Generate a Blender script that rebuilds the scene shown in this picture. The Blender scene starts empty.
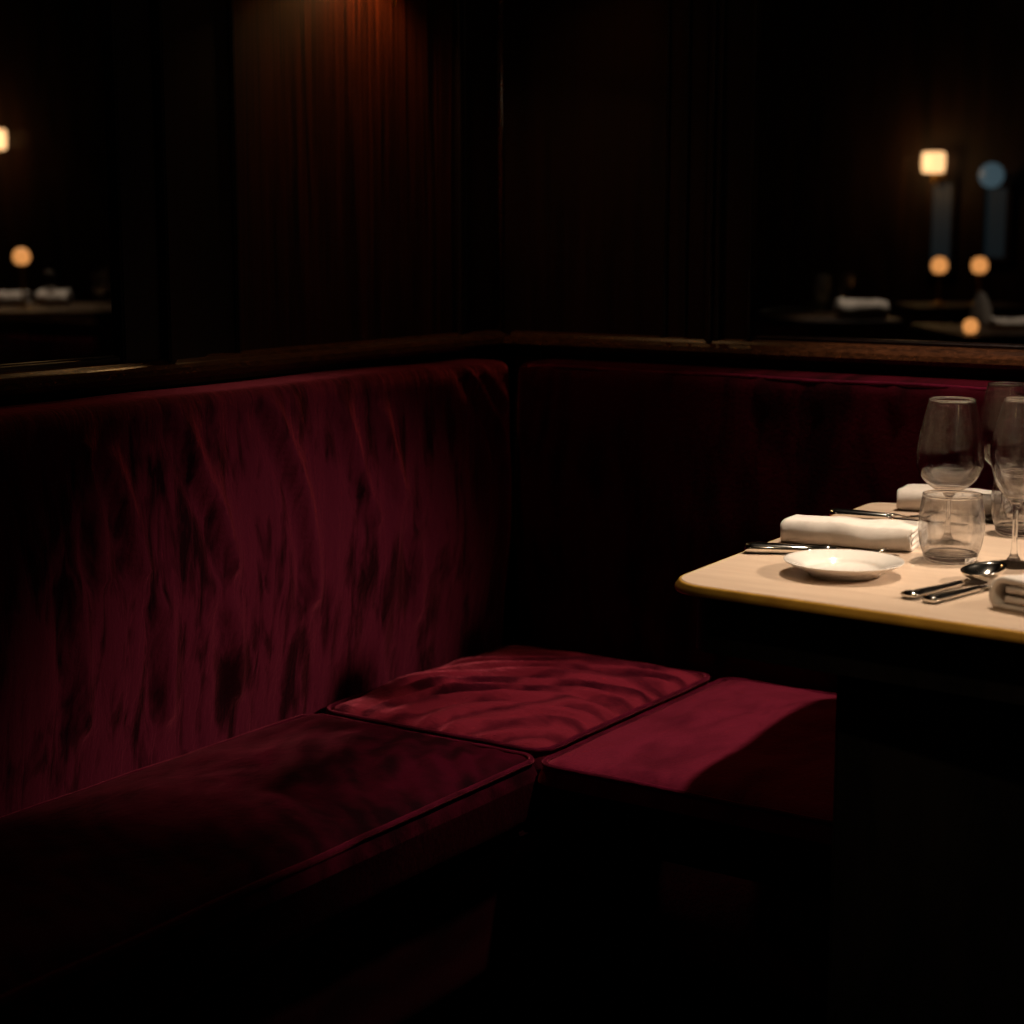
import bpy, bmesh, math, random
from mathutils import Vector, Matrix, noise
random.seed(7)
C = bpy.context.scene.collection
PI = math.pi
V = Vector

# ------------------------------------------------------------------ materials
def nm(name):
    m = bpy.data.materials.new(name); m.use_nodes = True
    nt = m.node_tree; b = nt.nodes['Principled BSDF']
    return m, nt, b
def nd(nt, typ, **kw):
    n = nt.nodes.new(typ)
    for k, v in kw.items():
        if k in n.inputs.keys(): n.inputs[k].default_value = v
        else: setattr(n, k, v)
    return n
def coords(nt, scale=(1, 1, 1), kind='Object'):
    t = nd(nt, 'ShaderNodeTexCoord'); mp = nd(nt, 'ShaderNodeMapping')
    mp.inputs['Scale'].default_value = scale
    nt.links.new(t.outputs[kind], mp.inputs['Vector'])
    return mp.outputs['Vector']
def ramp(nt, fac, stops):
    r = nd(nt, 'ShaderNodeValToRGB'); e = r.color_ramp.elements
    while len(e) < len(stops): e.new(0.5)
    for i, (p, c) in enumerate(stops):
        e[i].position = p; e[i].color = (*c, 1) if len(c) == 3 else c
    nt.links.new(fac, r.inputs['Fac'])
    return r.outputs['Color']
def noise_fac(nt, vec, scale, detail=3, rough=.5, dist=0):
    n = nd(nt, 'ShaderNodeTexNoise', Scale=scale, Detail=detail, Roughness=rough, Distortion=dist)
    nt.links.new(vec, n.inputs['Vector'])
    return n.outputs['Fac']
def bump(nt, b, fac, strength, dist, prev=None):
    bp = nd(nt, 'ShaderNodeBump', Strength=strength, Distance=dist)
    nt.links.new(fac, bp.inputs['Height'])
    if prev is not None: nt.links.new(prev, bp.inputs['Normal'])
    nt.links.new(bp.outputs['Normal'], b.inputs['Normal'])
    return bp.outputs['Normal']

def velvet(name, dark, light, crush_scale, sheen=.6, lo=.42, hi=.58, bumpd=.004, crush_freq=1.0, ring=None, fine=None):
    m, nt, b = nm(name)
    v = coords(nt, crush_scale)
    patches = noise_fac(nt, v, 1.0 * crush_freq, 4, .6, .4)
    if fine:                                             # short strokes where the pile has been brushed the other way
        f2 = noise_fac(nt, coords(nt, fine), 1.0, 3, .6, .6)
        mm = nd(nt, 'ShaderNodeMath', operation='MULTIPLY_ADD'); mm.inputs[1].default_value = .45; nt.links.new(f2, mm.inputs[0])
        m3 = nd(nt, 'ShaderNodeMath', operation='MULTIPLY'); m3.inputs[1].default_value = .55; nt.links.new(patches, m3.inputs[0])
        nt.links.new(m3.outputs[0], mm.inputs[2]); patches = mm.outputs[0]
    if ring:                                             # crease bands fanning out from one corner, pile sheen painted into the colour
        loc, sc_, amt = ring
        t = nd(nt, 'ShaderNodeTexCoord'); mp = nd(nt, 'ShaderNodeMapping'); mp.inputs['Location'].default_value = loc
        nt.links.new(t.outputs['Object'], mp.inputs['Vector'])
        wv = nd(nt, 'ShaderNodeTexWave', Scale=sc_, Distortion=5.0, Detail=3.0); wv.wave_type = 'RINGS'; wv.rings_direction = 'Z'
        wv.inputs['Detail Scale'].default_value = 1.6
        nt.links.new(mp.outputs['Vector'], wv.inputs['Vector'])
        mm = nd(nt, 'ShaderNodeMath', operation='MULTIPLY_ADD'); mm.inputs[1].default_value = amt; nt.links.new(wv.outputs['Fac'], mm.inputs[0])
        m3 = nd(nt, 'ShaderNodeMath', operation='MULTIPLY'); m3.inputs[1].default_value = 1 - amt; nt.links.new(patches, m3.inputs[0])
        nt.links.new(m3.outputs[0], mm.inputs[2]); patches = mm.outputs[0]
    c = ramp(nt, patches, [(lo, dark), (hi, light)])
    nt.links.new(c, b.inputs['Base Color'])
    b.inputs['Roughness'].default_value = .72
    b.inputs['Specular IOR Level'].default_value = .02
    b.inputs['Sheen Weight'].default_value = sheen
    b.inputs['Sheen Roughness'].default_value = .38
    b.inputs['Sheen Tint'].default_value = (.9, .13, .20, 1)
    p = bump(nt, b, patches, .55, bumpd)
    f = noise_fac(nt, coords(nt), 110, 5, .75)
    p = bump(nt, b, f, .5, .004, p)
    return m
M = {}
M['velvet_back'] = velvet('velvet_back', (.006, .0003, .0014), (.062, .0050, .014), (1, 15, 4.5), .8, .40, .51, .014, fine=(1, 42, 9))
M['velvet_side_shaded'] = velvet('velvet_side_shaded', (.007, .0002, .0010), (.026, .0006, .0034), (14, 1, 4.0), .12, .38, .56, .006)  # darker copy of the back velvet, shade along this wall put into colour
M['velvet_corner'] = velvet('velvet_corner', (.026, .0008, .005), (.145, .010, .022), (6, 15, 5), .95, .30, .54, .018, ring=((-.29, .36, 0), 5.2, .36))  # lighter copy of the seat velvet, brightness under the downlight put into colour
M['velvet_right'] = velvet('velvet_right', (.060, .003, .012), (.125, .008, .024), (16, 8, 5), .9, .3, .55, .008)  # lit copy as well, highlights raised in the base colour
M['velvet_left_shaded'] = velvet('velvet_left_shaded', (.007, .0002, .0016), (.036, .0009, .0065), (9, 6, 5), .12, .40, .62, .014, ring=((-.30, -.70, 0), 6.5, .10))  # seat velvet darkened in colour to stand in for dim light
M['velvet_base_shaded'] = velvet('velvet_base_shaded', (.0012, .00005, .0002), (.0045, .0001, .0005), (6, 6, 9), .01)  # bench velvet darkened so the front reads as shade
M['velvet_border_shaded'] = velvet('velvet_border_shaded', (.0025, .0001, .0004), (.010, .0003, .0014), (6, 6, 9), .03)  # same velvet as the covers, shade painted onto the side faces
M['piping'] = velvet('piping', (.03, .001, .006), (.06, .002, .012), (20, 20, 20), .6)

def wood(name, dark, light, scale=(14, 14, .7), rough=.32, spec=.5, coat=.0):
    m, nt, b = nm(name)
    f = noise_fac(nt, coords(nt, scale), 2.2, 5, .62, .9)
    c = ramp(nt, f, [(.36, dark), (.70, light)])
    nt.links.new(c, b.inputs['Base Color'])
    b.inputs['Roughness'].default_value = rough
    b.inputs['Specular IOR Level'].default_value = spec
    b.inputs['Coat Weight'].default_value = coat
    bump(nt, b, f, .12, .001)
    return m
M['panel'] = wood('mahogany_panel', (.002, .0004, .0002), (.048, .0088, .0022), (30, 30, .7), .40, .35)
M['stile'] = wood('mahogany_stile', (.0035, .0009, .0005), (.013, .0036, .0018), (20, 20, .8), .36, .35)
M['far_top'] = wood('far_table_wood', (.03, .017, .010), (.065, .038, .023), (6, 6, 2), .5, .2)
M['rail'] = wood('mahogany_rail', (.02, .007, .003), (.07, .024, .009), (30, 30, 90), .22, .6, .3)
M['black_wood'] = wood('ebonised_wood', (.0035, .003, .0028), (.009, .007, .006), (8, 8, 2), .5, .2)
M['floor'] = wood('dark_floor', (.008, .005, .003), (.02, .012, .008), (1.5, 12, 1), .5, .25)
M['far_wall'] = wood('far_panelling', (.006, .003, .002), (.028, .011, .005), (4, 4, .5), .55, .2)
M['ceiling'] = wood('dark_ceiling', (.012, .009, .007), (.02, .015, .012), (1, 1, 1), .8, .1)

m, nt, b = nm('table_laminate')
f = noise_fac(nt, coords(nt, (3, 30, 3)), 2.0, 5, .6, .5)
c = ramp(nt, f, [(.3, (.48, .355, .26)), (.7, (.565, .43, .32))])
nt.links.new(c, b.inputs['Base Color']); b.inputs['Roughness'].default_value = .36
b.inputs['Specular IOR Level'].default_value = .45; M['table'] = m

m, nt, b = nm('brass_band')
f = noise_fac(nt, coords(nt, (1, 1, 1)), 30, 3)
c = ramp(nt, f, [(.3, (.42, .215, .03)), (.7, (.56, .31, .045))])
nt.links.new(c, b.inputs['Base Color']); b.inputs['Metallic'].default_value = .35
b.inputs['Roughness'].default_value = .38; M['brass'] = m

m, nt, b = nm('polished_steel')
f = noise_fac(nt, coords(nt), 60, 2)
c = ramp(nt, f, [(.3, (.66, .62, .56)), (.7, (.76, .72, .66))])
nt.links.new(c, b.inputs['Base Color']); b.inputs['Metallic'].default_value = 1
b.inputs['Roughness'].default_value = .12; M['steel'] = m

m, nt, b = nm('white_porcelain')
f = noise_fac(nt, coords(nt), 8, 2)
c = ramp(nt, f, [(.3, (.64, .595, .545)), (.7, (.68, .635, .585))])
nt.links.new(c, b.inputs['Base Color']); b.inputs['Roughness'].default_value = .12
b.inputs['Coat Weight'].default_value = .4; M['porcelain'] = m

m, nt, b = nm('white_linen')
v = coords(nt)
f = noise_fac(nt, v, 45, 4)
c = ramp(nt, f, [(.3, (.55, .49, .435)), (.7, (.64, .58, .52))])
nt.links.new(c, b.inputs['Base Color']); b.inputs['Roughness'].default_value = .85
b.inputs['Sheen Weight'].default_value = .25
p = bump(nt, b, f, .25, .003); f2 = noise_fac(nt, v, 900, 1); bump(nt, b, f2, .2, .0004, p)
M['linen'] = m

def glassmat(name, ior=1.47, thin=.35, rough=.0):
    m = bpy.data.materials.new(name); m.use_nodes = True; nt = m.node_tree
    nt.nodes.remove(nt.nodes['Principled BSDF']); out = nt.nodes['Material Output']
    g = nd(nt, 'ShaderNodeBsdfGlass', IOR=ior, Roughness=rough)
    g.inputs['Color'].default_value = (.99, .985, .98, 1)
    t = nd(nt, 'ShaderNodeBsdfTransparent')
    mx = nd(nt, 'ShaderNodeMixShader'); mx.inputs['Fac'].default_value = thin
    nt.links.new(g.outputs[0], mx.inputs[1]); nt.links.new(t.outputs[0], mx.inputs[2])
    nt.links.new(mx.outputs[0], out.inputs['Surface'])
    return m
M['glass'] = glassmat('clear_glass', 1.35, .2)
M['glass_rim'] = glassmat('glass_rim', 1.5, .0, .12)
M['tumbler_glass'] = glassmat('tumbler_glass', 1.48, .2)
M['glass_base'] = glassmat('thick_glass', 1.52, .1)

m = bpy.data.materials.new('window_glass'); m.use_nodes = True; nt = m.node_tree
nt.nodes.remove(nt.nodes['Principled BSDF']); out = nt.nodes['Material Output']
g = nd(nt, 'ShaderNodeBsdfGlossy', Roughness=.02); g.inputs['Color'].default_value = (.9, .9, .9, 1)
t = nd(nt, 'ShaderNodeBsdfTransparent'); t.inputs['Color'].default_value = (.9, .9, .9, 1)
fr = nd(nt, 'ShaderNodeFresnel', IOR=1.25)
mx = nd(nt, 'ShaderNodeMixShader')
nt.links.new(fr.outputs[0], mx.inputs[0]); nt.links.new(t.outputs[0], mx.inputs[1]); nt.links.new(g.outputs[0], mx.inputs[2])
nt.links.new(mx.outputs[0], out.inputs['Surface']); M['pane'] = m

def glow(name, col, strength):
    m, nt, b = nm(name)
    f = noise_fac(nt, coords(nt), 3, 1)
    c = ramp(nt, f, [(.3, tuple(x * .92 for x in col)), (.7, col)])
    nt.links.new(c, b.inputs['Emission Color']); b.inputs['Emission Strength'].default_value = strength
    b.inputs['Base Color'].default_value = (.03, .03, .03, 1)
    return m
M['lamp_shade'] = glow('lamp_shade_lit', (1, .55, .24), 2.0)
M['blue_lamp'] = glow('blue_lamp_lit', (.22, .36, .43), .22)
M['flame'] = glow('candle_glow', (1, .40, .11), .95)
M['night_glass'] = glow('night_window_lit', (.13, .24, .30), .035)
M['burgundy'] = velvet('burgundy_seat', (.05, .002, .006), (.10, .004, .012), (5, 5, 5), .2)
M['antique_brass'] = M['brass']

# ------------------------------------------------------------------ mesh helpers
def obj(name, bm, mat, parent=None, smooth=True, loc=None, rot=None):
    me = bpy.data.meshes.new(name); bmesh.ops.recalc_face_normals(bm, faces=bm.faces)
    bm.to_mesh(me); bm.free()
    if smooth:
        for p in me.polygons: p.use_smooth = True
    me.materials.append(mat)
    o = bpy.data.objects.new(name, me); C.objects.link(o)
    if parent: o.parent = parent
    if loc: o.location = loc
    if rot: o.rotation_euler = rot
    return o
def thing(name, label, cat, loc=(0, 0, 0), rz=0, group=None):
    o = bpy.data.objects.new(name, None); C.objects.link(o); o.empty_display_size = .05
    o.location = loc; o.rotation_euler = (0, 0, rz); o['label'] = label; o['category'] = cat
    if group: o['group'] = group
    return o
def tag(o, label, cat, group=None):
    o['label'] = label; o['category'] = cat
    if group: o['group'] = group
    return o
def struct(o):
    o['kind'] = 'structure'; return o
def dup(root, loc, rz, label, group=None, scale=None):
    r = root.copy(); C.objects.link(r); r.location = loc; r.rotation_euler = (0, 0, rz); r['label'] = label
    if group: r['group'] = group
    if scale: r.scale = scale
    for ch in list(root.children):
        c = ch.copy(); C.objects.link(c); c.parent = r
        for g in list(ch.children):
            d = g.copy(); C.objects.link(d); d.parent = c
    return r
def box(bm, x0, x1, y0, y1, z0, z1, bev=0):
    t = bmesh.new()
    bmesh.ops.create_cube(t, size=1)
    for v in t.verts: v.co = V((x0 + (v.co.x + .5) * (x1 - x0), y0 + (v.co.y + .5) * (y1 - y0), z0 + (v.co.z + .5) * (z1 - z0)))
    if bev: bmesh.ops.bevel(t, geom=list(t.edges), offset=bev, segments=3, affect='EDGES')
    me = bpy.data.meshes.new('t'); t.to_mesh(me); t.free(); bm.from_mesh(me); bpy.data.meshes.remove(me)
    return bm
def lathe(bm, prof, seg=48, close=False):
    """prof: list of (r, z); r==0 gives a pole"""
    rings = []
    for r, z in prof:
        if r < 1e-6: rings.append([bm.verts.new((0, 0, z))])
        else: rings.append([bm.verts.new((r * math.cos(2 * PI * i / seg), r * math.sin(2 * PI * i / seg), z)) for i in range(seg)])
    pairs = list(zip(rings, rings[1:])) + ([(rings[-1], rings[0])] if close else [])
    for a, b in pairs:
        for i in range(seg):
            j = (i + 1) % seg
            if len(a) == 1 and len(b) == 1: break
            if len(a) == 1: bm.faces.new((a[0], b[i], b[j]))
            elif len(b) == 1: bm.faces.new((a[i], a[j], b[0]))
            else: bm.faces.new((a[i], a[j], b[j], b[i]))
    return bm
def smooth_prof(pts, n=6):
    out = []
    for i in range(len(pts) - 1):
        p0 = pts[max(i - 1, 0)]; p1 = pts[i]; p2 = pts[i + 1]; p3 = pts[min(i + 2, len(pts) - 1)]
        for k in range(n):
            t = k / n
            out.append(tuple(.5 * (2 * b + (c - a) * t + (2 * a - 5 * b + 4 * c - d) * t * t + (3 * b - a - 3 * c + d) * t ** 3)
                             for a, b, c, d in zip(p0, p1, p2, p3)))
    out.append(tuple(pts[-1])); return out
def tube(bm, pts, r, seg=10, closed=False):
    n = len(pts); rings = []
    rr = r if isinstance(r, (list, tuple)) else [r] * n
    prev = None
    for i in range(n):
        a = pts[(i - 1) % n] if closed or i > 0 else pts[i]
        b = pts[(i + 1) % n] if closed or i < n - 1 else pts[i]
        d = (V(b) - V(a)).normalized()
        if prev is None:
            prev = d.orthogonal().normalized()
        prev = (prev - d * prev.dot(d)).normalized(); q = d.cross(prev)
        rings.append([bm.verts.new(V(pts[i]) + (prev * math.cos(2 * PI * k / seg) + q * math.sin(2 * PI * k / seg)) * rr[i]) for k in range(seg)])
    for i in range(n if closed else n - 1):
        a = rings[i]; b = rings[(i + 1) % n]
        if closed and i == n - 1:
            off = min(range(seg), key=lambda o: sum((a[k].co - b[(k + o) % seg].co).length for k in range(seg)))
        else: off = 0
        for k in range(seg):
            bm.faces.new((a[k], a[(k + 1) % seg], b[(k + 1 + off) % seg], b[(k + off) % seg]))
    if not closed:
        bm.faces.new(rings[0][::-1]); bm.faces.new(rings[-1])
    return bm
def sweep(bm, prof, axis, a, b):
    """extrude a closed (u, z) profile along world x or y from a to b"""
    def pt(u, z, s): return (s, u, z) if axis == 'x' else (u, s, z)
    A = [bm.verts.new(pt(u, z, a)) for u, z in prof]; B = [bm.verts.new(pt(u, z, b)) for u, z in prof]
    n = len(prof)
    for i in range(n): bm.faces.new((A[i], A[(i + 1) % n], B[(i + 1) % n], B[i]))
    bm.faces.new(A[::-1]); bm.faces.new(B)
    return bm
def fbm(x, y, z, s=1.0, o=3):
    return noise.fractal(V((x * s, y * s, z * s)), 1.0, 2.0, o)
def soft_box(x0, x1, y0, y1, z0, z1, r, step, shape=None):
    """rounded box with a fine quad skin; shape(p, n) -> offset vector"""
    bm = bmesh.new()
    lo = V((x0, y0, z0)); hi = V((x1, y1, z1)); size = hi - lo
    N = [max(4, int(round(s / step))) for s in size]
    cache = {}
    def vert(i, j, k):
        key = (i, j, k)
        if key in cache: return cache[key]
        p = V([lo[a] + size[a] * t / N[a] for a, t in enumerate(key)])
        c = V([min(max(p[a], lo[a] + r), hi[a] - r) for a in range(3)])
        d = p - c
        n = d.normalized() if d.length > 1e-9 else V((0, 0, 1))
        q = c + n * r
        if shape: q = q + shape(q, n)
        cache[key] = bm.verts.new(q); return cache[key]
    for a in range(3):
        u, w = [t for t in range(3) if t != a]
        for side in (0, N[a]):
            for i in range(N[u]):
                for j in range(N[w]):
                    def ix(ii, jj):
                        t = [0, 0, 0]; t[a] = side; t[u] = ii; t[w] = jj; return vert(*t)
                    f = (ix(i, j), ix(i + 1, j), ix(i + 1, j + 1), ix(i, j + 1))
                    bm.faces.new(f if side else f[::-1])
    return bm
def sstep(a, b, x):
    t = min(max((x - a) / (b - a), 0), 1); return t * t * (3 - 2 * t)

# ------------------------------------------------------------------ the setting
struct(obj('floor', box(bmesh.new(), -7.2, 4.2, -4.4, 8.2, -.1, 0), M['floor'], smooth=False))
LW_END = -4.2; RW_END = 3.9
# left partition (plane x = 0) with its window opening y in [-2.6, -.95], z in [1.0, 2.2]
bm = bmesh.new()
box(bm, -.10, 0, LW_END, 0.10, 0, .96)
box(bm, -.10, 0, LW_END, 0.10, 2.25, 2.7)
box(bm, -.10, 0, -.79, 0.10, .96, 2.25)
box(bm, -.10, 0, LW_END, -2.6, .96, 2.25)
struct(obj('wall_left', bm, M['panel'], smooth=False))
bm = bmesh.new()
box(bm, 0, RW_END, 0, .10, 0, .96)
box(bm, 0, RW_END, 0, .10, 2.25, 2.7)
box(bm, 0, .45, 0, .10, .96, 2.25)
box(bm, 2.6, RW_END, 0, .10, .96, 2.25)
struct(obj('wall_right', bm, M['panel'], smooth=False))
# panelling: stiles and mouldings on both walls
bm = bmesh.new()
box(bm, 0, .012, -.128, 0, .985, 2.25, .002)
box(bm, .012, .02, -.140, -.126, .985, 2.25, .003)
box(bm, .010, .017, -.118, -.112, .985, 2.25, .002)
box(bm, 0, .012, -.785, -.705, .985, 2.25, .002)
box(bm, .010, .018, -.716, -.704, .985, 2.25, .003)
struct(obj('trim_1', bm, M['stile'], smooth=False))
bm = bmesh.new()
box(bm, .012, .40, -.004, 0, .985, 2.25, .001)
box(bm, .355, .405, -.014, -.003, .985, 2.25, .002)
box(bm, .358, .370, -.021, -.013, .985, 2.25, .003)
struct(obj('trim_2', bm, M['stile'], smooth=False))
bm = bmesh.new()                                        # slim bead running up the corner
tube(bm, [(.018, -.008, .986), (.018, -.008, 2.25)], .006, 10)
struct(obj('trim_3', bm, M['rail']))
# dado rail: bull-nosed moulding
def rail_prof(s):
    pts = [(0, .953), (.026, .953), (.030, .957), (.034, .960), (.044, .964), (.049, .971), (.046, .979), (.036, .983), (.026, .984), (.022, .989), (.012, .992), (0, .992)]
    return [(s * u, z) for u, z in pts]
struct(obj('trim_left', sweep(bmesh.new(), rail_prof(1), 'y', LW_END, -.0), M['rail'], smooth=False))
struct(obj('trim_right', sweep(bmesh.new(), rail_prof(-1), 'x', 0.05, RW_END), M['rail'], smooth=False))
# windows: casing, glazing bead and one pane each
def window(name, axis, a, b, sgn):
    bm = bmesh.new()
    def bb(p0, p1, q0, q1, z0, z1, bev=.003):
        q0, q1 = min(q0 * sgn, q1 * sgn), max(q0 * sgn, q1 * sgn)
        if axis == 'y': box(bm, q0, q1, p0, p1, z0, z1, bev)
        else: box(bm, p0, p1, q0, q1, z0, z1, bev)
    return bm, bb
bm, bb = window('window_1', 'y', 0, 0, 1)
bb(-.858, -.786, 0, .022, .985, 2.32); bb(-.872, -.855, 0, .030, .985, 2.3); bb(-.945, -.872, 0, .014, .985, 2.3); bb(-.952, -.94, -.006, .02, .99, 2.27)
bb(-2.75, -2.6, 0, .022, .985, 2.32); bb(-2.75, -.86, 0, .022, 2.25, 2.34); bb(-2.6, -.95, -.006, .012, .985, 1.0)
w = struct(obj('window_1', bm, M['stile'], smooth=False))
p = obj('pane', box(bmesh.new(), -.012, -.007, -2.6, -.80, .985, 2.25), M['pane'], w, smooth=False); p['label'] = 'clear glass pane'
bm, bb = window('window_2', 'x', 0, 0, -1)
bb(.412, .447, 0, .018, .985, 2.32); bb(.450, .462, 0, .030, .985, 2.3); bb(.464, .474, 0, .024, .985, 2.3); bb(.474, .525, 0, .013, .985, 2.3); bb(.522, .531, -.006, .02, .99, 2.27)
bb(2.6, 2.75, 0, .022, .985, 2.32); bb(.46, 2.75, 0, .022, 2.25, 2.34); bb(.53, 2.6, -.006, .012, .985, 1.0)
w = struct(obj('window_2', bm, M['stile'], smooth=False))
p = obj('pane', box(bmesh.new(), .46, 2.6, .007, .012, .985, 2.25), M['pane'], w, smooth=False); p['label'] = 'clear glass pane'
# the next dining room seen through the glass
struct(obj('wall_far', box(bmesh.new(), -7.1, 4.2, 7.6, 7.7, 0, 3.4), M['far_wall'], smooth=False))
struct(obj('wall_west', box(bmesh.new(), -7.1, -7.0, -4.2, 7.6, 0, 3.4), M['far_wall'], smooth=False))
struct(obj('ceiling', box(bmesh.new(), -7.2, 4.2, -4.4, 8.2, 3.4, 3.5), M['ceiling'], smooth=False))

# ------------------------------------------------------------------ banquette
ban = thing('corner_banquette', 'long corner bench with tall plum red velvet backs under the wood panelling', 'banquette', (0, 0, 0))
def ridge(y, z, pts, w):
    """height of a fold whose crest runs through pts (y, z)"""
    best = 0
    for (y0, z0), (y1, z1) in zip(pts, pts[1:]):
        dy, dz = y1 - y0, z1 - z0; L2 = dy * dy + dz * dz
        t = min(max(((y - y0) * dy + (z - z0) * dz) / L2, 0), 1)
        d2 = (y - y0 - t * dy) ** 2 + (z - z0 - t * dz) ** 2
        best = max(best, math.exp(-d2 / (w * w)))
    return best
FOLDS = [([(-.945, .90), (-.92, .84), (-.885, .77), (-.868, .70)], .012, .009),
         ([(-.76, .91), (-.735, .85), (-.70, .77), (-.685, .69), (-.68, .62)], .011, .009),
         ([(-1.085, .87), (-1.055, .80), (-1.04, .72)], .011, .009),
         ([(-1.13, .89), (-1.115, .80), (-1.11, .72)], .009, .007),
         ([(-.60, .90), (-.575, .84), (-.555, .77), (-.53, .72)], .010, .006),
         ([(-.50, .88), (-.48, .82), (-.46, .75)], .010, .005),
         ([(-.265, .945), (-.225, .90), (-.185, .85), (-.165, .80)], .010, .006),
         ([(-.22, .945), (-.185, .91), (-.15, .87)], .008, .005),
         ([(-.86, .63), (-.845, .56), (-.84, .50)], .010, .006),
         ([(-1.0, .66), (-.985, .58), (-.98, .50)], .011, .007),
         ([(-1.16, .72), (-1.15, .62), (-1.14, .52)], .012, .007),
         ([(-.42, .68), (-.40, .60), (-.395, .54)], .008, .005)]
def back_left(p, n):
    if n.x < .3: 
        return V((0, 0, fbm(1, p.y * 3, 0, 1, 2) * .003 * max(n.z, 0)))
    y, z = p.y, p.z
    d = .010 * math.sin(PI * min(max((z - .40) / .55, 0), 1)) - .022 * sstep(.70, .42, z)
    d += .0045 * fbm(0, y * 9, z * 2.2, 1, 3) * (1 - .5 * sstep(.75, .55, z))
    d += .0035 * fbm(3, y * 30, z * 5, 1, 2)
    for pts, w_, h_ in FOLDS: d += 1.9 * h_ * ridge(y, z, pts, w_ * 1.35) - 1.3 * h_ * ridge(y + .026, z, pts, w_ * 1.2)
    return V((d * n.x, 0, fbm(1, y * 3, 0, 1, 2) * .003 * (1 if z > .9 else 0)))
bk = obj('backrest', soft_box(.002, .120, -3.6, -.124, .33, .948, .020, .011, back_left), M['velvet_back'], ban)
bk['label'] = 'long plum velvet backrest with vertical folds along the left wall'
def back_right(p, n):
    if n.y > -.3: return n * 0
    d = .008 * math.sin(PI * min(max((p.z - .40) / .55, 0), 1)) - .014 * sstep(.70, .42, p.z) + .003 * fbm(p.x * 9, 5, p.z * 2.5, 1, 3)
    for k, xx in enumerate((.16, .19, .36, .42, .60, .72, .83, .93)):
        d += .005 * ridge(p.x, p.z, [(xx, .945), (xx + .012 * (-1) ** k, .90)], .008)
    return V((0, d * n.y, 0))
bk = obj('backrest', soft_box(.1225, 3.4, -.122, -.002, .33, .945, .022, .012, back_right), M['velvet_side_shaded'], ban)
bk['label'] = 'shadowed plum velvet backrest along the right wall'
obj('piping', tube(bmesh.new(), [(.15 + .05 * i, -.116 + .001 * math.sin(i * 1.7), .938 + .0012 * math.sin(i)) for i in range(65)], .0035, 8), M['piping'], bk)
obj('base', box(bmesh.new(), .01, .52, -3.6, -.01, .06, .325, .012), M['velvet_base_shaded'], ban)['label'] = 'bench base with painted-in shade under the left cushions'
obj('base', box(bmesh.new(), .522, 3.4, -.66, -.01, .06, .325, .012), M['velvet_base_shaded'], ban)['label'] = 'bench base with painted-in shade under the right cushions'
obj('plinth', box(bmesh.new(), .04, .45, -3.55, -.04, 0, .06), M['black_wood'], ban, smooth=False)
obj('plinth', box(bmesh.new(), .452, 3.35, -.59, -.04, 0, .06), M['black_wood'], ban, smooth=False)

def cushion(x0, x1, y0, y1, mat, label, puff, wr):
    cx, cy = (x0 + x1) / 2, (y0 + y1) / 2; hx, hy = (x1 - x0) / 2, (y1 - y0) / 2
    def shape(p, n):
        u = min(abs((p.x - cx) / hx), 1); v = min(abs((p.y - cy) / hy), 1)
        dome = max(0, 1 - u ** 3) * max(0, 1 - v ** 3)
        o = V((0, 0, 0))
        if n.z > .2: o.z += puff * dome + wr(p.x, p.y) * n.z * (1 - u ** 8) * (1 - v ** 8)
        if abs(n.z) < .95:
            o += V((n.x, n.y, 0)) * (.002 * math.sin(PI * min(max((p.z - .33) / .11, 0), 1)) + .0015 * fbm(p.x * 9, p.y * 9, p.z * 4))
        return o
    t = thing('seat_cushion', label, 'cushion', (cx, cy, .325), 0, 'velvet seat cushions on the bench')
    bm = soft_box(x0, x1, y0, y1, 0.328, .440, .034, .008, shape)
    for v_ in bm.verts: v_.co -= V((cx, cy, .325))
    cv = obj('cover', bm, M[mat], t); cv.data.materials.append(M['velvet_border_shaded'])
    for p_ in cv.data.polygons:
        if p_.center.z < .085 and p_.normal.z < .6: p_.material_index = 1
    pts = []; r = .030; ins = .0065
    corners = [(x1 - ins - r, y1 - ins - r, 0), (x0 + ins + r, y1 - ins - r, 90), (x0 + ins + r, y0 + ins + r, 180), (x1 - ins - r, y0 + ins + r, 270)]
    for i, (qx, qy, a0) in enumerate(corners):
        for k in range(7):
            a = math.radians(a0 + 15 * k); pts.append(V((qx + r * math.cos(a), qy + r * math.sin(a), .4330)))
        nx, ny, na = corners[(i + 1) % 4]; a = math.radians(a0 + 90)
        s = V((qx + r * math.cos(a), qy + r * math.sin(a), .4330)); e = V((nx + r * math.cos(math.radians(na)), ny + r * math.sin(math.radians(na)), .4330))
        m_ = max(3, int((e - s).length / .03))
        for k in range(1, m_): pts.append(s.lerp(e, k / m_))
    pts = [q + V((0, 0, .0018 * fbm(q.x * 8, q.y * 8, 1))) - V((cx, cy, .325)) for q in pts]
    obj('piping', tube(bmesh.new(), pts, .0042, 8, True), M['piping'], t)
    return t
def wr_corner(x, y):
    d = math.hypot((x - .60) * .9, y + .72); w = fbm(x * 5, y * 5, 2, 1, 2)
    a = sstep(.04, .2, d) * sstep(.75, .45, d)
    return 0.0095 * a * math.sin(d * 125 + 7 * w) * (.35 + .9 * max(0, fbm(x * 4 + 7, y * 9, 0) + .45)) + .006 * w
def wr_left(x, y):
    w = fbm(x * 4, y * 4, 9, 1, 3)
    d = math.hypot(x - .62, (y + .66) * .9)
    near = sstep(.55, .2, d)
    return .009 * w + .005 * near * math.sin(d * 110 + 6 * w) + .004 * math.exp(-((x - .33) / .1) ** 2) * fbm(x * 12, y * 3.0 + 5, 0, 1, 2)
def wr_right(x, y):
    return .006 * fbm(x * 5, y * 5, 4, 1, 3) + .0035 * fbm(x * 24, y * 9, 4, 1, 2)
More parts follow.
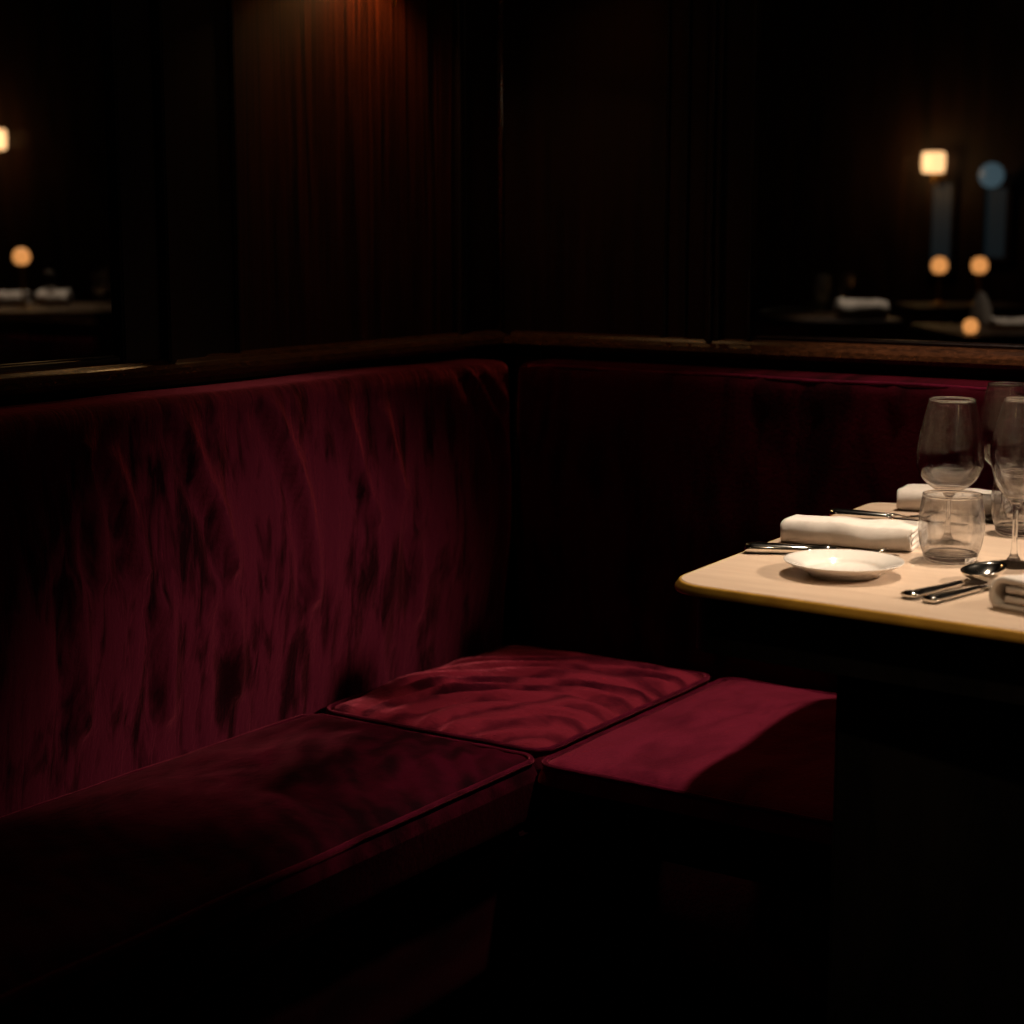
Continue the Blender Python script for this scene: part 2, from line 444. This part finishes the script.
cushion(.114, .551, -2.10, -.676, 'velvet_left_shaded', 'long plum velvet seat cushion nearest the camera, along the left backrest', .022, wr_left)
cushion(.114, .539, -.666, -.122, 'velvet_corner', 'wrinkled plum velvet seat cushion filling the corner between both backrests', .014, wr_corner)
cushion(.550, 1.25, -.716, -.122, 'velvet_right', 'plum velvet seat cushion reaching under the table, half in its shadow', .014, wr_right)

# ------------------------------------------------------------------ dining table
TZ = .765
tab = thing('dining_table', 'pale wood dining table with brass edge, laid for dinner', 'table', (1.36, -.55, 0))
def outline(e):
    """rounded outline of the top, grown by e; local to the table"""
    P = [V((.832, -.188)), V((.872, -.908)), V((1.90, -.968)), V((1.90, -.188))]
    R = [.03, .055, .065, .03]; pts = []
    for i, p in enumerate(P):
        a = (P[i - 1] - p).normalized(); b_ = (P[(i + 1) % 4] - p).normalized(); r = R[i]
        ang = a.angle(b_); L = r / math.tan(ang / 2); s = p + a * L; q = p + b_ * L
        c = p + (a + b_).normalized() * (r / math.sin(ang / 2))
        a0 = math.atan2(s.y - c.y, s.x - c.x); a1 = math.atan2(q.y - c.y, q.x - c.x); d = (a1 - a0 + PI) % (2 * PI) - PI
        for k in range(11):
            t = a0 + d * k / 10; pts.append(V((c.x + (r + e) * math.cos(t) - 1.36, c.y + (r + e) * math.sin(t) + .55)))
    return pts
def slab(bm, rings):
    R = [[bm.verts.new((p.x, p.y, z)) for p in outline(e)] for e, z in rings]
    n = len(R[0])
    for a, b_ in zip(R, R[1:]):
        for i in range(n): bm.faces.new((a[i], a[(i + 1) % n], b_[(i + 1) % n], b_[i]))
    bm.faces.new(R[0]); bm.faces.new(R[-1][::-1]); return bm
obj('tabletop', slab(bmesh.new(), [(-.001, TZ), (0, TZ - .001), (0, TZ - .0135)]), M['table'], tab, smooth=False)
def ring_band(prof):
    bm = bmesh.new(); R = [[bm.verts.new((p.x, p.y, z)) for p in outline(e)] for e, z in prof]; n = len(R[0]); m_ = len(R)
    for j in range(m_):
        a, b_ = R[j], R[(j + 1) % m_]
        for i in range(n): bm.faces.new((a[i], a[(i + 1) % n], b_[(i + 1) % n], b_[i]))
    return bm
obj('edge_band', ring_band([(.0004, TZ - .0006), (.0020, TZ - .0010), (.0035, TZ - .0032), (.0038, TZ - .0042), (.0068, TZ - .0080), (.0072, TZ - .0112), (.0060, TZ - .0130), (.0004, TZ - .0135)]), M['brass'], tab)
bm = bmesh.new()
R = [[bm.verts.new((p.x, p.y, z)) for p in outline(e)] for e, z in [(-.02, TZ - .014), (-.02, TZ - .085), (-.05, TZ - .09)]]
for a, b_ in zip(R, R[1:]):
    for i in range(len(a)): bm.faces.new((a[i], a[(i + 1) % len(a)], b_[(i + 1) % len(a)], b_[i]))
bm.faces.new(R[0]); bm.faces.new(R[-1][::-1])
obj('apron', bm, M['black_wood'], tab, smooth=False)
obj('pedestal', box(bmesh.new(), 1.068 - 1.36, 1.70 - 1.36, -.86 + .55, -.735 + .55, .03, TZ - .09, .006), M['black_wood'], tab, smooth=False)
obj('foot', box(bmesh.new(), 1.02 - 1.36, 1.76 - 1.36, -1.0 + .55, -.725 + .55, 0, .03, .008), M['black_wood'], tab, smooth=False)

# ------------------------------------------------------------------ tableware
def plate_bm(k=1):
    bm = bmesh.new()
    return lathe(bm, smooth_prof([(r_, z_ * k) for r_, z_ in [(0, .006), (.030, .0062), (.043, .0075), (.050, .013), (.062, .0185), (.0705, .0215), (.0715, .0205), (.066, .0165), (.052, .0085), (.044, .003), (.041, 0), (.037, .0), (.035, .0025), (0, .0028)]], 5), 72)
tag(obj('bread_plate', plate_bm(.86), M['porcelain'], loc=(1.030, -.757, TZ)), 'small white porcelain bread plate near the table corner', 'plate')

def wine_glass(name, label, loc, rmax, rrim, zb, zmax, H):
    """zb bottom of the bowl, zmax height of widest point"""
    t = thing(name, label, 'glass', loc, 0, 'stemmed wine glasses on the table')
    h = H - zb
    out = smooth_prof([(.0005, zb), (rmax * .33, zb + .004), (rmax * .74, zb + (zmax - zb) * .38), (rmax * .96, zb + (zmax - zb) * .76), (rmax, zmax), (rmax * .97, zmax + (H - zmax) * .22), (rmax - (rmax - rrim) * .5, zmax + (H - zmax) * .62), (rrim, H)], 6)
    th = .0011
    inn = [(max(r - th, 0), z) for r, z in out if z > zb + .006][::-1]
    prof = [(0, zb)] + out[1:] + [(rrim - th * .5, H + .0007)] + inn + [(0, zb + .0055)]
    obj('bowl', lathe(bmesh.new(), prof, 64), M['glass'], t)
    obj('rim', tube(bmesh.new(), [(( rrim - .0006) * math.cos(2 * PI * k / 64), (rrim - .0006) * math.sin(2 * PI * k / 64), H + .0016) for k in range(64)], .0009, 8, True), M['glass_rim'], t)
    obj('stem', lathe(bmesh.new(), smooth_prof([(0, .0062), (.0085, .0062), (.0048, .014), (.0034, .03), (.0033, zb * .6), (.0042, zb - .006), (.0085, zb + .0006), (0, zb - .0004)], 5), 32), M['glass'], t)
    obj('foot', lathe(bmesh.new(), [(0, 0), (.031, 0), (.0325, .0008), (.032, .0016), (.018, .0032), (.0085, .0060), (0, .0060)], 56), M['glass'], t)
    return t
wine_glass('wine_glass', 'broad-bowled stemmed wine glass standing behind the nearest tumbler', (1.056, -.478, TZ), .044, .0305, .066, .112, .190)
wine_glass('wine_glass', 'narrow tall wine glass beside the rolled napkin at the frame edge', (1.180, -.580, TZ), .0335, .020, .078, .140, .205)
wine_glass('wine_glass', 'rear stemmed wine glass against the dark velvet, partly hidden by others', (1.054, -.262, TZ), .037, .0245, .072, .122, .195)

def tumbler(label, loc):
    t = thing('tumbler', label, 'glass', loc, 0, 'short tumblers on the table')
    o_ = smooth_prof([(.0345, .010), (.0385, .022), (.0408, .040), (.0405, .056), (.0385, .072), (.0368, .083)], 6)
    th = .0016
    inn = [(r - th, z) for r, z in o_ if z > .012][::-1]
    obj('cup', lathe(bmesh.new(), [(.0325, .0096)] + o_ + [(o_[-1][0] - th * .5, .0838)] + inn + [(.030, .0128)], 64, True), M['tumbler_glass'], t)
    obj('rim', tube(bmesh.new(), [(.0360 * math.cos(2 * PI * k / 64), .0360 * math.sin(2 * PI * k / 64), .0850) for k in range(64)], .0010, 8, True), M['glass_rim'], t)
    bs = obj('base', lathe(bmesh.new(), smooth_prof([(0, .0015), (.022, .001), (.027, 0), (.031, .0015), (.0335, .0055), (.0343, .0094)], 4) + [(.030, .0094), (.022, .0088), (0, .0084)], 64), M['glass_base'], t)
    bs['label'] = 'thick clear glass bottom'
    return t
tumbler('short clear tumbler in front of the broad-bowled wine glass', (1.105, -.598, TZ))
tumbler('clear tumbler standing behind the narrow wine glass', (1.114, -.354, TZ))

def napkin_bm(L, W, H, seed):
    """folded, rolled cloth: flattened spiral cross-section (u, z) swept along local x"""
    path = []
    hw, hh = W / 2, H / 2; r = hh
    def arc(cx, cz, rr, a0, a1, n):
        return [(cx + rr * math.cos(math.radians(a0 + (a1 - a0) * k / n)), cz + rr * math.sin(math.radians(a0 + (a1 - a0) * k / n))) for k in range(n + 1)]
    # outer skin, starting at the bottom rear and going round the front fold, then the inner turns
    outer = [(hw * .9, .0034)] + [(x, .0034) for x in (hw * .5, 0, -hw * .5)] + arc(-hw + r, r + .0005, r - .0030, 270, 90, 12) + [(x, H - .0025) for x in (-hw * .3, 0, hw * .3)] + arc(hw - r * .9, r, r - .0025, 90, -70, 10)
    q = H / .034; ri = .00545 * q; xi = -hw + .0165 * q
    inner = [(hw * .62, .0118 * q), (hw * .2, .0116 * q), (-hw * .3, .0118 * q)] + arc(xi, .01705 * q, ri, 270, 90, 9) + [(-hw * .2, .0225 * q), (hw * .25, .0226 * q), (hw * .62, .0220 * q)]
    ctr = outer + inner
    th = .0031; n = len(ctr); prof_a, prof_b = [], []
    for i, (u, z) in enumerate(ctr):
        a = ctr[max(i - 1, 0)]; b_ = ctr[min(i + 1, n - 1)]; no = len(outer)
        if i == no - 1: b_ = ctr[i]
        if i == no: a = ctr[i]
        d = V((b_[0] - a[0], b_[1] - a[1])); d = d.normalized() if d.length > 0 else V((1, 0)); nn = V((-d.y, d.x))
        prof_a.append((u + nn.x * th, z + nn.y * th)); prof_b.append((u - nn.x * th, z - nn.y * th))
    prof = prof_a + prof_b[::-1]
    bm = bmesh.new(); S = 44; R = []
    for k in range(S + 1):
        x = -L / 2 + L * k / S; ring = []
        for u, z in prof:
            zz = z * (1 + .16 * fbm(x * 14, u * 8, seed, 1, 2)) - .0
            uu = u + .006 * fbm(x * 16, z * 20, seed + 3, 1, 2)
            e = .003 * fbm(u * 30, z * 40, seed + 9, 1, 2) * abs(2 * k / S - 1)
            ring.append(bm.verts.new((x + e, uu, max(zz, .0003))))
        R.append(ring)
    m_ = len(prof); SPLIT = len(outer) - 1
    for a, b_ in zip(R, R[1:]):
        for i in range(m_):
            if i in (SPLIT, m_ - 2 - SPLIT): continue
            bm.faces.new((a[i], a[(i + 1) % m_], b_[(i + 1) % m_], b_[i]))
    for a, b_ in zip(R, R[1:]):
        i, j = SPLIT, m_ - 1 - SPLIT; bm.faces.new((a[i], a[j], b_[j], b_[i]))
        i, j = SPLIT + 1, m_ - 2 - SPLIT; bm.faces.new((a[j], a[i], b_[i], b_[j]))
    for ring, rev in ((R[0], False), (R[-1], True)):
        h_ = n
        for i in range(n - 1):
            if i == SPLIT: continue
            f = (ring[i], ring[i + 1], ring[2 * n - 2 - i], ring[2 * n - 1 - i]); bm.faces.new(f[::-1] if rev else f)
    return bm
NG = 'folded napkins on the table'
tag(obj('napkin', napkin_bm(.170, .088, .030, 1), M['linen'], loc=(.953, -.552, TZ), rot=(0, 0, math.radians(9))), 'white folded napkin lying behind the bread plate', 'napkin', NG)
tag(obj('napkin', napkin_bm(.150, .075, .032, 5), M['linen'], loc=(.968, -.215, TZ), rot=(0, 0, math.radians(6))), 'white folded napkin at the far edge behind the glasses', 'napkin', NG)
tag(obj('napkin', napkin_bm(.190, .095, .034, 11), M['linen'], loc=(1.315, -.765, TZ), rot=(0, 0, math.radians(72))), 'white rolled napkin at the near table edge with its folded end showing', 'napkin', NG)

# cutlery: local +x from handle end to tip, z up
def loft(bm, secs):
    """secs: (x, halfwidth, z, halfthick, dish)"""
    R = []; n = 14
    for x, w_, z, t_, dish in secs:
        ring = []
        for k in range(n):
            a = 2 * PI * k / n; u = math.cos(a) * w_; q = math.sin(a)
            ring.append(bm.verts.new((x, u, z + q * t_ - dish * (1 - (u / w_) ** 2))))
        R.append(ring)
    for a, b_ in zip(R, R[1:]):
        for i in range(n): bm.faces.new((a[i], a[(i + 1) % n], b_[(i + 1) % n], b_[i]))
    bm.faces.new(R[0][::-1]); bm.faces.new(R[-1]); return bm
def handle_secs(L, w=.0120, t=.0050):
    return [(0, w * .40, .0052, t * .7, 0), (.003, w * .9, .0054, t * .95, 0), (.010, w, .0056, t, 0), (.022, w * .72, .0050, t * .8, 0), (.027, w * .86, .0052, t * .9, 0), (L * .55, w * .56, .0052, t * .8, 0), (L * .85, w * .36, .0056, t * .8, 0), (L, w * .33, .0062, t * .75, 0)]
def knife(label, loc, rz, sc=1):
    t = thing('table_knife', label, 'knife', loc, rz, 'steel table knives'); t.scale = (sc,) * 3
    obj('handle', loft(bmesh.new(), [(0, .007, .0070, .0052, 0), (.003, .0105, .0078, .0074, 0), (.012, .0120, .0080, .0078, 0), (.05, .0098, .0074, .0068, 0), (.085, .0076, .0066, .0056, 0), (.092, .0068, .0058, .0040, 0)]), M['steel'], t)
    obj('blade', loft(bmesh.new(), [(.0922, .0045, .0052, .0022, 0), (.100, .0080, .0048, .0012, 0), (.15, .0095, .0032, .0009, 0), (.19, .0085, .0020, .0008, 0), (.206, .005, .0016, .0007, 0), (.211, .001, .0015, .0005, 0)]), M['steel'], t)
    return t
def fork(label, loc, rz, sc=1):
    t = thing('table_fork', label, 'fork', loc, rz, 'steel table forks'); t.scale = (sc,) * 3
    obj('handle', loft(bmesh.new(), handle_secs(.118)), M['steel'], t)
    obj('neck', loft(bmesh.new(), [(.1182, .0034, .0062, .0022, 0), (.126, .005, .0058, .0018, .0), (.134, .0098, .0044, .0015, .001), (.146, .0118, .0028, .0013, .0012), (.150, .0118, .0027, .0012, .001)]), M['steel'], t)
    for k in range(4):
        u = -.0098 + k * .00655
        obj('tine', tube(bmesh.new(), [(.1502, u, .0030), (.162, u, .0033), (.175, u * .98, .0058), (.186, u * .96, .0105)], [.0018, .0017, .0014, .0007], 8), M['steel'], t)
    return t
def spoon(label, loc, rz, sc=1):
    t = thing('table_spoon', label, 'spoon', loc, rz); t.scale = (sc,) * 3
    obj('handle', loft(bmesh.new(), handle_secs(.118, .0115, .0040)), M['steel'], t)
    bm = bmesh.new(); a_, b_ = .033, .0230; n = 40; rings = []
    cx = .1508
    def rp(f, k, low):
        an = 2 * PI * k / n; x = a_ * f * math.cos(an); y = b_ * f * math.sin(an) * (1 - .10 * math.cos(an))
        z = .0150 - .0125 * (1 - f * f) ** .8 - low + .006 * (x / a_ + 1) / 2 * f
        return (cx + x, y, z)
    top = [[bm.verts.new(rp(f, k, 0)) for k in range(n)] for f in (1, .93, .8, .6, .35)]; tc = bm.verts.new(rp(0, 0, 0))
    bot = [[bm.verts.new(rp(f, k, .0016)) for k in range(n)] for f in (1, .93, .8, .6, .35)]; bc = bm.verts.new(rp(0, 0, .0016))
    for S_, c_ in ((top, tc), (bot, bc)):
        for p_, q_ in zip(S_, S_[1:]):
            for k in range(n): bm.faces.new((p_[k], p_[(k + 1) % n], q_[(k + 1) % n], q_[k]))
        for k in range(n): bm.faces.new((S_[-1][k], S_[-1][(k + 1) % n], c_))
    for k in range(n): bm.faces.new((top[0][k], top[0][(k + 1) % n], bot[0][(k + 1) % n], bot[0][k]))
    bw = obj('bowl', bm, M['steel'], t)
    return t
kn = knife('steel table knife lying between the bread plate and the near napkin', (.866, -.694, TZ), math.radians(27), .93)
fork('steel table fork beside the knife in front of the near napkin', (.860, -.656, TZ), math.radians(13), .92)
knife('steel table knife lying before the far napkin', (.840, -.372, TZ), math.radians(14), .95)
fork('small steel fork with tines pointing at the far napkin', (.846, -.345, TZ), math.radians(22), .66)
spoon('shiny steel spoon lying at the near table edge beside the rolled napkin', (1.148, -.853, TZ), math.radians(75), 1.0)
fork('steel fork lying just right of the spoon before the rolled napkin', (1.176, -.862, TZ), math.radians(74), .9)

# ------------------------------------------------------------------ wall lamp above the left panel (only its finial enters the picture)
sc_ = thing('wall_sconce', 'brass wall lamp above the left panel with only its finial tip in view', 'lamp', (0, -.393, 1.70))
obj('backplate', lathe(bmesh.new(), [(0, 0), (.045, 0), (.045, .008), (.03, .016), (0, .016)], 32), M['brass'], sc_, rot=(0, PI / 2, 0))
obj('arm', tube(bmesh.new(), [(.014, 0, 0), (.04, 0, .012), (.075, 0, .06)], .006, 10), M['brass'], sc_)
obj('shade', lathe(bmesh.new(), [(.030, .05), (.046, -.09), (.0472, -.09), (.0315, .05)], 40, True), M['antique_brass'], sc_, loc=(.075, 0, 0))
obj('finial', lathe(bmesh.new(), smooth_prof([(0, .12), (.0022, .118), (.0022, -.135), (.0042, -.150), (.0036, -.160), (.0018, -.170), (0, -.1725)], 4), 20), M['brass'], sc_, loc=(.075, 0, 0))

# ------------------------------------------------------------------ the other dining room
def far_table(label, cx, cy, w, d, rz=0, top='far_top'):
    t = thing('dining_table', label, 'table', (cx, cy, 0), rz, 'tables in the next room')
    obj('tabletop', box(bmesh.new(), -w / 2, w / 2, -d / 2, d / 2, .735, .765, .006), M[top], t, smooth=False)
    obj('pedestal', box(bmesh.new(), -.06, .06, -.06, .06, .03, .734, .004), M['black_wood'], t, smooth=False)
    obj('foot', box(bmesh.new(), -.25, .25, -.25, .25, 0, .03, .004), M['black_wood'], t, smooth=False)
    return t
def far_napkin(label, x, y, rz, L=.2, H=.06):
    return tag(obj('napkin', napkin_bm(L, .12, H, x), M['linen'], loc=(x, y, TZ), rot=(0, 0, rz)), label, 'napkin', 'napkins in the next room')
R_ = math.radians
LR = R_(34)
far_table('far table with two pale napkins seen through the left window', -5.347, 3.628, 1.0, 1.1, LR)
far_table('far table with one bright napkin seen through the right window', -1.60, 5.07, .56, .74, LR)
far_table('far table with a low candle at the extreme edge of the right window', -.435, 4.497, .8, .9, LR)
far_table('dark far table holding two candlesticks below the glowing wall lamp', -1.50, 6.58, .6, .6, LR)
far_napkin('pale napkin at the left frame edge on the far table', -5.560, 3.60, LR, .17, .075)
far_napkin('pale napkin on the far table just right of the tall candle', -5.39, 3.735, LR, .16, .08)
far_napkin('bright napkin on the far table right of the two dim stemmed glasses', -1.345, 4.885, LR, .22, .085)
far_napkin('flat pale napkin on the far table at the right frame edge', -.46, 4.40, LR, .22, .045)
bm = bmesh.new()
prof = smooth_prof([(0, 0), (.045, .0), (.050, .02), (.038, .08), (.020, .125), (.004, .142), (0, .142)], 4)
lathe(bm, prof, 24)
for v_ in bm.verts:
    a = math.atan2(v_.co.y, v_.co.x); k = 1 + .10 * math.sin(5 * a); v_.co.x *= k; v_.co.y *= k * .6
tag(obj('napkin', bm, M['linen'], loc=(-.722, 4.686, TZ)), 'napkin standing upright in a cone on the far table behind the low candle', 'napkin', 'napkins in the next room')
first = None
for (x, y, s, lab) in [(-5.22, 3.56, 1.0, 'dim stemmed glass between napkin and candle in the left window'),
                       (-5.03, 3.72, .95, 'dim stemmed glass near the table corner in the left window'),
                       (-5.22, 3.98, 1.1, 'dim tall stemmed glass behind the table corner in the left window'),
                       (-1.60, 5.02, 1.0, 'dim stemmed glass left of the bright far napkin'),
                       (-1.588, 5.259, 1.05, 'dim stemmed glass directly behind the bright far napkin')]:
    if first is None:
        first = wine_glass('wine_glass', lab, (x, y, TZ), .036, .026, .075, .115, .185); first['group'] = 'glasses in the next room'
    else: dup(first, (x, y, TZ), 0, lab, 'glasses in the next room', (s,) * 3)
def candle(label, x, y, h):
    t = thing('candlestick', label, 'candle', (x, y, TZ), 0, 'candles in the next room')
    if h > .05:
        obj('stick', lathe(bmesh.new(), smooth_prof([(0, 0), (.045, 0), (.045, .008), (.012, .02), (.008, h * .5), (.010, h - .02), (.026, h - .004), (0, h - .004)], 4), 24), M['antique_brass'], t)
    else:
        obj('stick', lathe(bmesh.new(), [(0, 0), (.034, 0), (.034, .004), (0, .004)], 24), M['antique_brass'], t); h = .008
    obj('flame', lathe(bmesh.new(), smooth_prof([(0, h), (.024, h), (.041, h + .020), (.044, h + .042), (.036, h + .066), (.020, h + .080), (0, h + .084)], 4), 24), M['flame'], t)['label'] = 'glowing amber candle cup'
    if h < .05: t.scale = (.68, .68, .68)
    return t
candle('tall glowing candle above the napkins in the left window', -5.39, 3.53, .222)
candle('tall glowing candle directly under the wall lamp in the right window', -1.576, 6.453, .170)
candle('tall glowing candle under the blue lamp in the right window', -1.399, 6.572, .170)
candle('low glowing candle at the front edge of the rightmost far table', -.522, 4.01, 0)
def wall_lamp(label, x, y, z, rz):
    t = thing('wall_lamp', label, 'lamp', (x, y, z), rz, 'lit wall lamps')
    obj('backplate', box(bmesh.new(), -.035, .035, -.012, 0, -.13, .02, .004), M['antique_brass'], t)
    obj('arm', tube(bmesh.new(), [(0, -.012, -.11), (0, -.06, -.125), (0, -.10, -.10), (0, -.10, -.065)], .006, 8), M['antique_brass'], t)
    obj('lamp_shade', lathe(bmesh.new(), smooth_prof([(0, -.06), (.050, -.06), (.066, -.045), (.068, .04), (.056, .06), (0, .06)], 4), 32), M['lamp_shade'], t, loc=(0, -.10, 0))
    return t
wall_lamp('warm glowing wall lamp seen through the right window', -2.03, 7.6, 1.55, 0)
wall_lamp('warm glowing wall lamp cut by the left frame edge', -7.0, 4.665, 1.70, R_(90))
t = thing('wall_lamp', 'pale blue globe wall lamp at the right frame edge', 'lamp', (-1.67, 7.6, 1.47))
obj('backplate', lathe(bmesh.new(), [(0, 0), (.035, 0), (.035, .01), (.012, .016), (.012, .05), (0, .05)], 24), M['antique_brass'], t, rot=(PI / 2, 0, 0))
obj('globe', lathe(bmesh.new(), [(0.072 * math.sin(PI * k / 14), -.072 * math.cos(PI * k / 14)) for k in range(15)], 24), M['blue_lamp'], t, loc=(0, -.123, 0))
for n_, x0, x1, z0, z1 in (('window_3', -2.06, -1.94, .92, 1.43), ('window_4', -1.735, -1.61, 1.0, 1.40)):
    bm = bmesh.new()
    for a in ((x0 - .03, x0), (x1, x1 + .03)): box(bm, a[0], a[1], 7.575, 7.6, z0 - .03, z1 + .03, .003)
    box(bm, x0, x1, 7.575, 7.6, z0 - .03, z0, .003); box(bm, x0, x1, 7.575, 7.6, z1, z1 + .03, .003)
    w = struct(obj(n_, bm, M['far_wall'], smooth=False))
    obj('pane', box(bmesh.new(), x0, x1, 7.590, 7.598, z0, z1), M['night_glass'], w, smooth=False)
# burgundy chair beside the far left table
ch = thing('dining_chair', 'dark red upholstered chair beside the far table in the left window', 'chair', (-5.22, 3.00, 0), R_(34 + 180))
obj('seat', soft_box(-.23, .23, -.23, .23, .38, .47, .03, .04), M['burgundy'], ch)
obj('backrest', soft_box(-.23, .23, .19, .25, .475, .66, .025, .04), M['burgundy'], ch)
for sx in (-1, 1):
    for sy in (-1, 1): obj('leg', box(bmesh.new(), sx * .19 - .02, sx * .19 + .02, sy * .19 - .02, sy * .19 + .02, 0, .38, .004), M['black_wood'], ch, smooth=False)

# ------------------------------------------------------------------ light
def spot(name, loc, target, power, size, blend, radius, col):
    l = bpy.data.lights.new(name, 'SPOT'); l.energy = power; l.spot_size = math.radians(size); l.spot_blend = blend
    l.shadow_soft_size = radius; l.color = col
    o = bpy.data.objects.new(name, l); C.objects.link(o); o.location = loc
    o.rotation_euler = (V(target) - V(loc)).to_track_quat('-Z', 'Y').to_euler(); return o
def point(name, loc, power, radius, col):
    l = bpy.data.lights.new(name, 'POINT'); l.energy = power; l.shadow_soft_size = radius; l.color = col
    o = bpy.data.objects.new(name, l); C.objects.link(o); o.location = loc; return o
WARM = (1, .72, .44); TUNG = (1, .81, .62)
spot('table_downlight', (1.22, -.20, 2.65), (1.05, -.45, .7), 190, 43, .5, .05, TUNG)
spot('aisle_downlight', (2.6, -.35, 1.75), (.12, -.76, .41), 200, 25, 1, .05, TUNG)
spot('front_fill', (1.75, -2.05, 2.9), (1.24, -.78, .77), 60, 17, .8, .04, (1, .72, .45))  # added fill spot for napkin fronts and table edge, no fixture
point('sconce_bulb', (.075, -.388, 1.645), 4.0, .015, (1, .55, .22))
point('wall_lamp_glow', (-2.10, 7.33, 1.55), 3, .05, (1, .55, .2))
point('wall_lamp_glow', (-6.72, 4.70, 1.70), 3, .05, (1, .55, .2))
spot('far_downlight', (-5.4, 3.8, 3.35), (-5.4, 3.6, .76), 110, 26, .6, .05, TUNG)
spot('far_downlight', (-1.45, 5.1, 3.35), (-1.4, 4.95, .76), 130, 15, .6, .05, TUNG)
spot('far_downlight', (-.5, 4.6, 3.35), (-.5, 4.45, .76), 80, 16, .6, .05, TUNG)
point('room_lamp', (3.3, -2.3, 2.0), 1.6, .10, WARM)
point('room_lamp', (.55, -4.2, 2.55), 2.4, .10, WARM)
for q_ in ((3.2, -1.5, 2.2), (.3, -3.6, 2.0), (2.6, -3.9, 1.9), (1.4, -4.1, 2.3), (3.4, -3.2, 1.8)): point('glint_light', q_, .28, .025, (1, .62, .30))  # unseen points added for glints in the glasses
w = bpy.data.worlds.new('night'); w.use_nodes = True; bpy.context.scene.world = w
w.node_tree.nodes['Background'].inputs[0].default_value = (.5, .42, .36, 1)
w.node_tree.nodes['Background'].inputs[1].default_value = .0006

# ------------------------------------------------------------------ camera
cam = bpy.data.cameras.new('camera'); co = bpy.data.objects.new('camera', cam); C.objects.link(co)
cam.sensor_width = 36; cam.lens = 1780 / 1024 * 36; cam.clip_start = .05
co.location = (1.879, -2.731, 1.181)
co.rotation_euler = (R_(90 - 9.128), 0, R_(34))
cam.dof.use_dof = True; cam.dof.focus_distance = 2.38
cam.dof.aperture_fstop = (cam.lens / 1000) / .0155
s = bpy.context.scene; s.camera = co
s.view_settings.view_transform = 'Standard'; s.view_settings.look = 'None'; s.view_settings.gamma = 1
s.view_settings.use_curve_mapping = False; s.view_settings.exposure = 0
s.cycles.max_bounces = 12; s.cycles.transmission_bounces = 12; s.cycles.transparent_max_bounces = 16; s.cycles.glossy_bounces = 6
s.cycles.caustics_reflective = False; s.cycles.sample_clamp_indirect = 4; s.cycles.use_denoising = True
